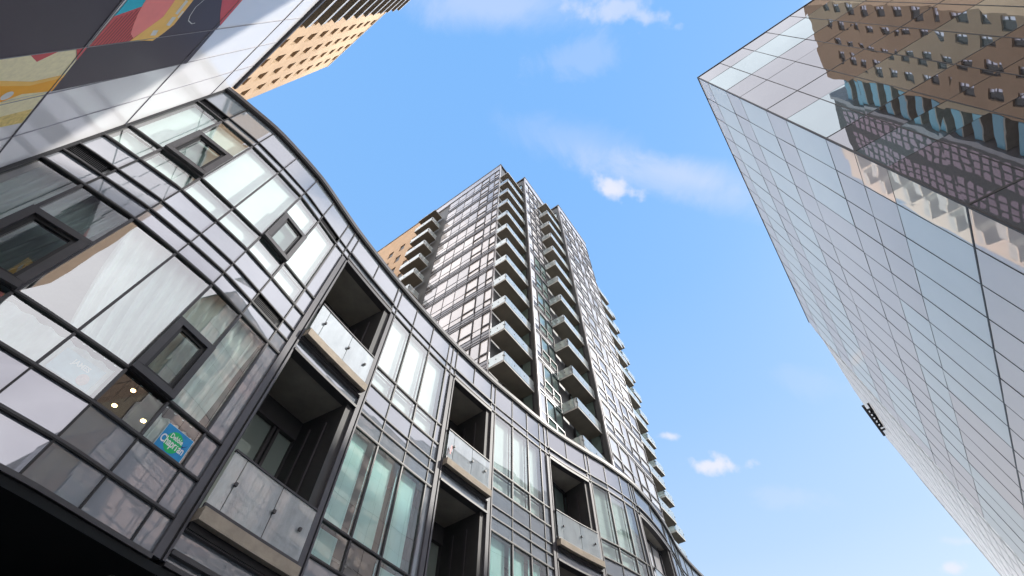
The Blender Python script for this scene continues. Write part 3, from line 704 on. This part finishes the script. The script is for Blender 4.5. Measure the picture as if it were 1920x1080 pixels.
for k in range(-2, 11): 
    z = 33.9 + 2.87 * k
    balcony(tan, TU, TU + .95, 2.0, 12.0, z, rail=.0)
    g = MB(); g.box(TU + .90, TU + .93, 2.0, 11.9, z + .19, z + .62); g.build('balcony_rail', M['tlight'], tan)
for k in range(-3, 10):
    z = 33.9 + 2.87 * k
    balcony(tan, TU - 3.2, TU - .35, 23.86, 25.0, z, rail=.55, open_v=0, open_u=0)
b_ = MB()
for k in range(1, 19): b_.box(TU - .01, TU + .02, 2.2, 12.6, 10.94 + 2.87 * k, 10.94 + 2.87 * k + 2.1)
b_.build('balcony_door_wall', M['dark'], tan)

# ================================================================ main tower
T0 = 28.06; FL = 2.87; ZT = 55.6
tower = thing('balcony_tower', (13.9, 11.6, GZ), 'tall glass apartment tower with stepped corner balconies in the centre', 'tower')
b_ = MB()
b_.prism([(14.0, 11.7), (16.9, 11.7), (17.04, 10.26), (22.4, 10.26), (22.55, 8.83), (29.1, 8.83), (29.1, 11.3), (40, 11.3), (40, 40), (14.0, 40)], GZ, ZT - .1)
b_.build('core_wall', M['tclad'], tower)
wi = []; FACES = {}
def facewin(axis, c, out, a0, a1, k, m, framed):
    """window cell k floors above T0 on plane axis=c with outward sign out"""
    zt = T0 + FL * k
    def P(a, z, d=0): return (c + out * d, a, z) if axis == 'u' else (a, c + out * d, z)
    mb = MB(); t = random.uniform(-.008, .008); t2 = random.uniform(-.008, .008)
    mb.quad(P(a0 + .02, zt - 1.38, 0), P(a1 - .02, zt - 1.38, 0), P(a1 - .02, zt - .03, t), P(a0 + .02, zt - .03, t2))
    mb.quad(P(a0 + .02, zt - 1.98, 0), P(a1 - .02, zt - 1.98, 0), P(a1 - .02, zt - 1.44, t2), P(a0 + .02, zt - 1.44, t))
    ch = []
    if framed:
        f = MB(); w = .05
        for (x0, x1, y0, y1) in ((a0, a1, zt - .05, zt + .03), (a0, a1, zt - 1.47, zt - 1.37), (a0, a0 + w, zt - 2.0, zt), (a1 - w, a1, zt - 2.0, zt)):
            lo, hi = sorted((c + out * -.02, c + out * .07))
            if axis == 'u': f.box(lo, hi, x0, x1, y0, y1)
            else: f.box(x0, x1, lo, hi, y0, y1)
        ch.append(('frame', f, M['tframe']))
    wi.append((mb, m, ch))
def facerow(axis, c, out, a0, a1, k, mull):
    zt = T0 + FL * k
    def bx(mb, x0, x1, y0, y1, d0, d1):
        lo, hi = sorted((c + out * d0, c + out * d1))
        if axis == 'u': mb.box(lo, hi, x0, x1, y0, y1)
        else: mb.box(x0, x1, lo, hi, y0, y1)
    sp_, fr, lt = FACES.setdefault((axis, c), (MB(), MB(), MB()))
    sb = MB(); bx(sb, a0, a1, zt - FL + .035, zt - 2.0, -.08, -.004); sb.build('spandrel_band', M['tspan'], tower)
    bx(fr, a0, a1, zt - .03, zt + .035, -.02, .03); bx(fr, a0, a1, zt - 1.435, zt - 1.385, -.02, .02); bx(fr, a0, a1, zt - 2.03, zt - 1.985, -.02, .02)
    bx(fr, a0, a1, zt - 2.36, zt - 2.33, -.02, .015); tb = MB(); bx(tb, a0, a1, zt - 2.62, zt - 2.56, -.02, .035); tb.build('light_trim', M['tlight'], tower); bx(fr, a0, a1, zt - 2.56, zt - 2.52, -.02, .03)
    for x in mull: bx(fr, x - .02, x + .02, zt - FL + .03, zt, -.021, .028)
LV = [11.65, 12.37, 13.13, 14.33, 15.48, 16.68, 17.88, 19.3]
CU = [22.5, 23.85, 25.3, 26.35, 27.6, 29.15]
BU = [16.98, 17.62, 18.6, 19.5]
for k in range(-8, 10):
    if T0 + FL * k > ZT - .8: continue
    for i in range(7):
        br = i in (0, 2)
        facewin('u', 13.9, -1, LV[i], LV[i + 1], k, M['tglassb'] if br else random.choice([M['tglass'], M['tglass'], M['tglass2'], M['tglassb']]), br)
    facerow('u', 13.9, -1, 11.65, 19.3, k, LV[1:])
    for i in range(5): facewin('v', 8.73, -1, CU[i], CU[i + 1], k, (random.choice([M['tglassb'], M['tglassb'], M['tglassb'], M['tglass2']]) if i != 2 else M['tglass']), i in (0, 1, 3, 4))
    facerow('v', 8.73, -1, 22.5, 29.15, k, CU[1:])
    for i in range(3): facewin('v', 10.16, -1, BU[i], BU[i + 1], k, M['tglassb'] if i == 0 or k > 3 else M['tgreen'], i > 0)
    facerow('v', 10.16, -1, 16.98, 19.5, k, BU[1:])
    # glazing behind the balconies
    facewin('v', 11.6, -1, 15.3, 16.3, k, M['tgreen'], True); facewin('v', 10.16, -1, 20.9, 21.9, k, M['tgreen'], True)
    facewin('u', 22.45, -1, 9.15, 9.95, k, M['tgreen'], True); facewin('u', 16.94, -1, 10.55, 11.3, k, M['tgreen'], True)
emit(wi, 'window', tower)
for (sp_, fr, lt) in FACES.values(): fr.build('mullion_grid', M['tframe'], tower)
b_ = MB()
for (u, v) in ((13.9, 11.6), (16.94, 10.16), (22.45, 8.73)): b_.box(u - .03, u + .07, v - .03, v + .07, GZ, ZT - .1)
b_.box(29.1, 29.2, 8.71, 8.8, GZ, ZT - .1); b_.build('corner_trim', M['tlight'], tower)
b_ = MB()
b_.prism([(13.82, 11.52), (16.86, 11.52), (16.86, 10.08), (22.37, 10.08), (22.37, 8.65), (29.28, 8.65), (29.28, 11.2), (29.28, 20), (13.82, 40)], ZT - .1, ZT + .12); b_.build('parapet', M['frame'], tower)
b_ = MB(); b_.box(13.86, 14.0, 11.63, 22.9, ZT - 1.45, ZT - .12); b_.box(17.0, 22.4, 10.1, 10.3, ZT - 1.3, ZT - .12); b_.box(22.5, 29.1, 8.69, 8.85, ZT - 1.3, ZT - .12)
b_.build('parapet_panel', M['tglass'], tower)
# tan brick wing
vb = [22.9]
for k in range(8): c = 24.6 + 1.92 * k; vb += [c - .42, c + .42]
vb.append(44); zb_ = [GZ]
for k in range(-9, 9): zt = 27.25 + 2.87 * k + .95; zb_ += [zt - 1.45, zt]
zb_.append(ZT)
holes = {(i, j) for i in range(1, len(vb) - 1, 2) for j in range(1, len(zb_) - 1, 2)}
b_ = MB(); wallgrid(b_, 'u', 13.88, vb, zb_, holes, .28); b_.build('brick_wall', M['tan2'], tower)
items = []
for (i, j) in holes:
    mb = MB(); mb.quad((14.12, vb[i], zb_[j]), (14.12, vb[i + 1], zb_[j]), (14.12, vb[i + 1], zb_[j + 1]), (14.12, vb[i], zb_[j + 1])); items.append((mb, M['tglassb'], []))
emit(items, 'brick_wing_window', tower)
b_ = MB(); b_.box(14.13, 14.2, 22.9, 44, GZ, ZT - .05); b_.build('brick_backing', M['dark'], tower)
for k in range(-6, 9):
    z = 28.0 + FL * k; last = (k == 8)
    r = 0 if last else .67
    if k > -6: balcony(tower, 13.9, 16.93, 10.47, 11.6, z, rail=r, open_v=1, open_u=1)
    balcony(tower, 19.5, 22.44, 9.02, 10.14, z - (.0), rail=r, open_v=1, open_u=1)
    if k > -1: balcony(tower, 12.59, 13.88, 20.15, 22.8, z, rail=r, open_u=1)
    if k < 8:
        balcony(tower, 31.2, 34.5, 9.46, 11.3, z, rail=r, open_v=1); balcony(tower, 35.4, 37.1, 9.9, 11.3, z, rail=r, open_v=1)

# ================================================================ glass building on the right
GH = 27.0; GU = .3355 * GH; GV = -.2155 * GH
gb = thing('mirror_glass_building', (GU, GV, GZ), 'mirror glass office building with a sharp corner and pale lavender and cyan panes', 'building')
b_ = MB(); b_.prism([(GU + .1, GV - .1), (1.085 * GH, GV - .1), (1.085 * GH, -40), (GU + .1, -40)], GZ, GH - .05); b_.build('core_wall', M['frame'], gb)
lv = [1.0, .857, .707, .554, .3525, .20, .05]
Zr = []
for i in range(len(lv) - 1):
    a, b = lv[i], lv[i + 1]
    if i == 3: Zr += [(a, .500, 0), (.500, .448, 1), (.448, b, 1)]
    else: Zr += [(a, a - (a - b) * .38, 0), (a - (a - b) * .38, b, 1)]
Zr.append((.05, GZ / GH, 1))
items = []
def cyan_run(i, j, seed):
    rr = random.Random(seed * 7919 + j * 31 + (i // 4)); return rr.random() < .62
nu = 16; du = (1.085 * GH - GU) / nu
def sag(mb, P0, P1, z0, z1, axis):
    """pane with a slight tilt of its own"""
    t = [random.uniform(-.005, .005) for _ in range(4)]
    if axis == 'v': mb.quad((P0, GV + t[0], z0), (P1, GV + t[1], z0), (P1, GV + t[2], z1), (P0, GV + t[3], z1))
    else: mb.quad((GU + t[0], P0, z0), (GU + t[1], P1, z0), (GU + t[2], P1, z1), (GU + t[3], P0, z1))
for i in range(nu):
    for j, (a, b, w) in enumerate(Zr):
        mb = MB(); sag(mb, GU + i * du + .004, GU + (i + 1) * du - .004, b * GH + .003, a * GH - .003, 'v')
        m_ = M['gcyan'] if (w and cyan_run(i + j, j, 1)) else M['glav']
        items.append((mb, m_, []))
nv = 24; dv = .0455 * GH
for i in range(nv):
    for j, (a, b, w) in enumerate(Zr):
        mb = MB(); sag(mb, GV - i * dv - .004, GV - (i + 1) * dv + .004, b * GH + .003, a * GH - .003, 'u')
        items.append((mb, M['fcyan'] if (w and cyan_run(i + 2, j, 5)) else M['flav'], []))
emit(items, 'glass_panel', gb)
jl = MB()
for i in range(1, nu): jl.box(GU + i * du - .013, GU + i * du + .013, GV - .03, GV + .008, GZ, GH)
for i in range(1, nv): jl.box(GU - .008, GU + .03, GV - i * dv - .013, GV - i * dv + .013, GZ, GH)
for j, (a, b, w) in enumerate(Zr):
    z = a * GH; t = .03 if (a in lv and a != 1.0) else .009
    if abs(a - .3525) < .001: t = .055
    jl.box(GU, 1.085 * GH, GV - .03, GV + .007, z - t / 2, z + t / 2); jl.box(GU - .007, GU + .03, GV - nv * dv, GV, z - t / 2, z + t / 2)
jl.box(GU - .02, GU + .03, GV - .03, GV + .02, GZ, GH)
jl.build('joint_lines', M['gline'], gb)
jl = MB(); jl.box(GU - .03, 1.085 * GH, GV - .3, GV + .03, GH, GH + .05); jl.box(GU - .03, GU + .3, GV - nv * dv, GV - .3, GH, GH + .05); jl.build('roof_edge', M['gline'], gb)

# white curved wing beyond it
WP = [(1.0852, -.2157), (1.12, -.2205), (1.158, -.227), (1.23, -.2335), (1.32, -.2405), (1.418, -.249), (1.56, -.264), (1.706, -.281), (1.88, -.309), (2.03, -.332), (2.199, -.362), (2.45, -.412), (2.679, -.459), (2.988, -.524), (3.4, -.62), (4.0, -.78)]
ww = thing('white_curved_building', (WP[0][0] * GH, WP[0][1] * GH, GZ), 'white ribbed building curving away behind the mirror glass block', 'building')
b_ = MB(); P = [(a * GH, b * GH) for a, b in WP]
b_.prism(P[::-1] + [(P[0][0], -40), (P[-1][0], -40)][0:2], GZ, GH - .02); b_.build('cladding_wall', M['wwhite'], ww)
b_ = MB()
for k in range(40):
    z = GH - .7 * k - .35
    if z < GZ: break
    for i in range(len(P) - 1):
        (a, b), (c, d) = P[i], P[i + 1]; b_.quad((a, b + .012, z), (c, d + .012, z), (c, d + .012, z + .035), (a, b + .012, z + .035)); b_.quad((a, b + .012, z), (c, d + .012, z), (c, d - .02, z), (a, b - .02, z))
b_.build('horizontal_ribs', M['wline'], ww)
b_ = MB()
for i in range(1, len(P) - 1): b_.box(P[i][0] - .02, P[i][0] + .02, P[i][1] - .05, P[i][1] + .014, GZ, GH)
b_.build('panel_joints', M['wline'], ww)
# window cleaning rig hanging outside the curve
zr = 24.0
def atz(px, py, z):
    r = px - 960; u = 540 - py; d = (r, F_ * math.cos(TH) - u * math.sin(TH), F_ * math.sin(TH) + u * math.cos(TH)); k = z / d[2]
    x, y = d[0] * k, d[1] * k; return (x * UX + y * UY, -x * UY + y * UX)
A1, A2, B1, B2 = atz(1618, 761, zr), atz(1658, 816, zr), atz(1628, 757, zr), atz(1669, 811, zr)
rg = MB(); rg.bar((*A1, zr), (*A2, zr), .17, .13); rg.bar((*B1, zr), (*B2, zr), .17, .13)
def lp(a, b, t): return (a[0] + (b[0] - a[0]) * t, a[1] + (b[1] - a[1]) * t)
rig = rg.build('window_cleaning_rig', M['steel'], origin=(*A1, zr), label='black steel window cleaning platform hanging on the white curved wall', cat='platform')
r2 = MB()
for k in range(7): t = .16 + .113 * k; r2.bar((*lp(A1, A2, t), zr + .01), (*lp(B1, B2, t), zr + .01), .15, .08)
r2.build('cross_bars', M['steel'], rig)
r2 = MB(); q = [lp(lp(A1, B1, .45), lp(A2, B2, .45), .2), lp(lp(A1, B1, .45), lp(A2, B2, .45), .8), lp(B1, B2, .8), lp(B1, B2, .2)]
r2.prism(q, zr + .08, zr + .12); r2.build('deck_plate', M['steel'], rig)

# ================================================================ bare tree behind the camera, seen in the lowest panes
tr = thing('bare_street_tree', (.4, -10.5, GZ), 'bare street tree whose branches show in the lowest panes', 'tree')
trk = MB(); br = MB(); rt = random.Random(11)
def limb(mb, p, d, L, r, lev):
    q = p; n = 3
    for k in range(n):
        d = (d + Vector((rt.uniform(-1, 1), rt.uniform(-1, 1), rt.uniform(-.5, .7))) * .16).normalized(); q2 = q + d * L / n
        mb.bar(q, q2, r * (1 - .2 * k), r * (1 - .2 * k)); q = q2
        if lev < 5 and (k > 0 or lev > 0):
            for _ in range(2 if lev < 4 else 1):
                ax = Vector((rt.uniform(-1, 1), rt.uniform(-1, 1), rt.uniform(-.2, .9))).normalized()
                limb(br, q, (d * .75 + ax * .75).normalized(), L * rt.uniform(.55, .72), r * .5, lev + 1)
limb(trk, Vector((.4, -10.5, GZ)), Vector((0, 0, 1)), 5.6, .3, 0)
trk.build('trunk', solid('bark', (.09, .07, .055), .9, .3, 8), tr); br.build('branches', solid('twig_bark', (.06, .05, .045), .9, .2, 8), tr)

# ================================================================ brown tower across the street, seen in the mirror glass
BV = -34.0; BT = 80.0
bt = thing('brown_brick_tower', (-10, BV, GZ), 'brown brick tower with blue balcony bands across the street, reflected in the mirror glass', 'tower')
SH = 0.0
ub = [-19.9 + SH]
for c in [-16.8, -14.1, -11.3, -8.8]: hw = .72 if c in (-8.8, -16.8) else .55; ub += [c + SH - hw, c + SH + hw]
ub.append(-7.95 + SH); zb_ = [GZ]
for k in range(26): zc = 60.4 + 2.86 * (k - 20); zb_ += [zc - .65, zc + .75]
zb_.append(BT)
holes = {(i, j) for i in range(1, len(ub) - 1, 2) for j in range(1, len(zb_) - 1, 2)}
b_ = MB(); wallgrid(b_, 'v', BV, ub, zb_, holes, -.2); b_.box(-19.9 + SH, -7.95 + SH, BV - 14, BV - .25, GZ, BT - .02); b_.box(-8.05 + SH, -7.951 + SH, BV - .3, BV - .001, GZ, BT - .01); b_.build('brick_wall', M['brown'], bt)
items = []
for (i, j) in holes:
    mb = MB(); mb.cur = 0; a0, a1, z0, z1 = ub[i], ub[i + 1], zb_[j], zb_[j + 1]; am = a0 + (a1 - a0) * .6
    mb.quad((a0, BV - .17, z0), (a1, BV - .17, z0), (a1, BV - .17, z1), (a0, BV - .17, z1)); ch = MB()
    ch.box(am, a1, BV - .165, BV - .12, (z0 + z1) / 2, (z0 + z1) / 2 + .07); ch.box(am - .03, am + .03, BV - .168, BV - .12, z0, z1); ch.box(a0, a0 + .05, BV - .166, BV - .12, z0, z1)
    dk = MB(); a2, a3 = (a0 + (a1 - a0) * .02, am); dk.quad((a2, BV - .160, z0), (a3, BV - .160, z0), (a3, BV - .160, z1), (a2, BV - .160, z1))
    items.append((mb, M['bwin'], [('frame', ch, M['frame']), ('dark_pane', dk, M['winblack'])]))
emit(items, 'window', bt, 40)
b_ = MB(); b_.box(-24.0 + SH, -19.9 + SH, BV - 8, BV - 1.6, GZ, BT - 4.2); b_.build('balcony_recess_wall', M['dark'], bt)
b_ = MB()
for k in range(26): z = 60.0 + 2.86 * (k - 20); b_.box(-23.9 + SH, -20.0 + SH, BV - .1, BV - .02, z, z + 1.15)
b_.build('blue_balcony_panels', M['blue'], bt)
b_ = MB()
for k in range(26): z = 60.0 + 2.86 * (k - 20); b_.box(-23.9 + SH, -20.0 + SH, BV - 1.6, BV - .02, z - .22, z - .02)
b_.build('balcony_slabs', M['conc'], bt)
b_ = MB(); b_.box(-24.7 + SH, -24.0 + SH, BV - 8, BV + .3, GZ, BT); b_.build('concrete_fin', M['tspan'], bt)
b_ = MB(); b_.box(-48 + SH, -24.7 + SH, BV - 8, BV - .05, GZ, BT); b_.build('grid_wall', M['dark'], bt)
b_ = MB()
for i in range(17):
    if i % 4 == 3: continue
    for j in range(54):
        u = -26.2 + SH - i * 1.22; z = 1 + j * 1.43; t = random.uniform(-.02, .02)
        b_.quad((u - .47, BV - .04 + t, z), (u + .47, BV - .04, z), (u + .47, BV - .04 - t, z + .98), (u - .47, BV - .04, z + .98))
b_.build('grid_window', mirror('pink_grey_window', (.26, .19, .23), (.8, .68, .76), .16, .02, .003), bt, kind='stuff')

for o in bpy.data.objects:
    if '_o' in o.keys(): del o['_o']
scn.render.resolution_x = 1024; scn.render.resolution_y = 576
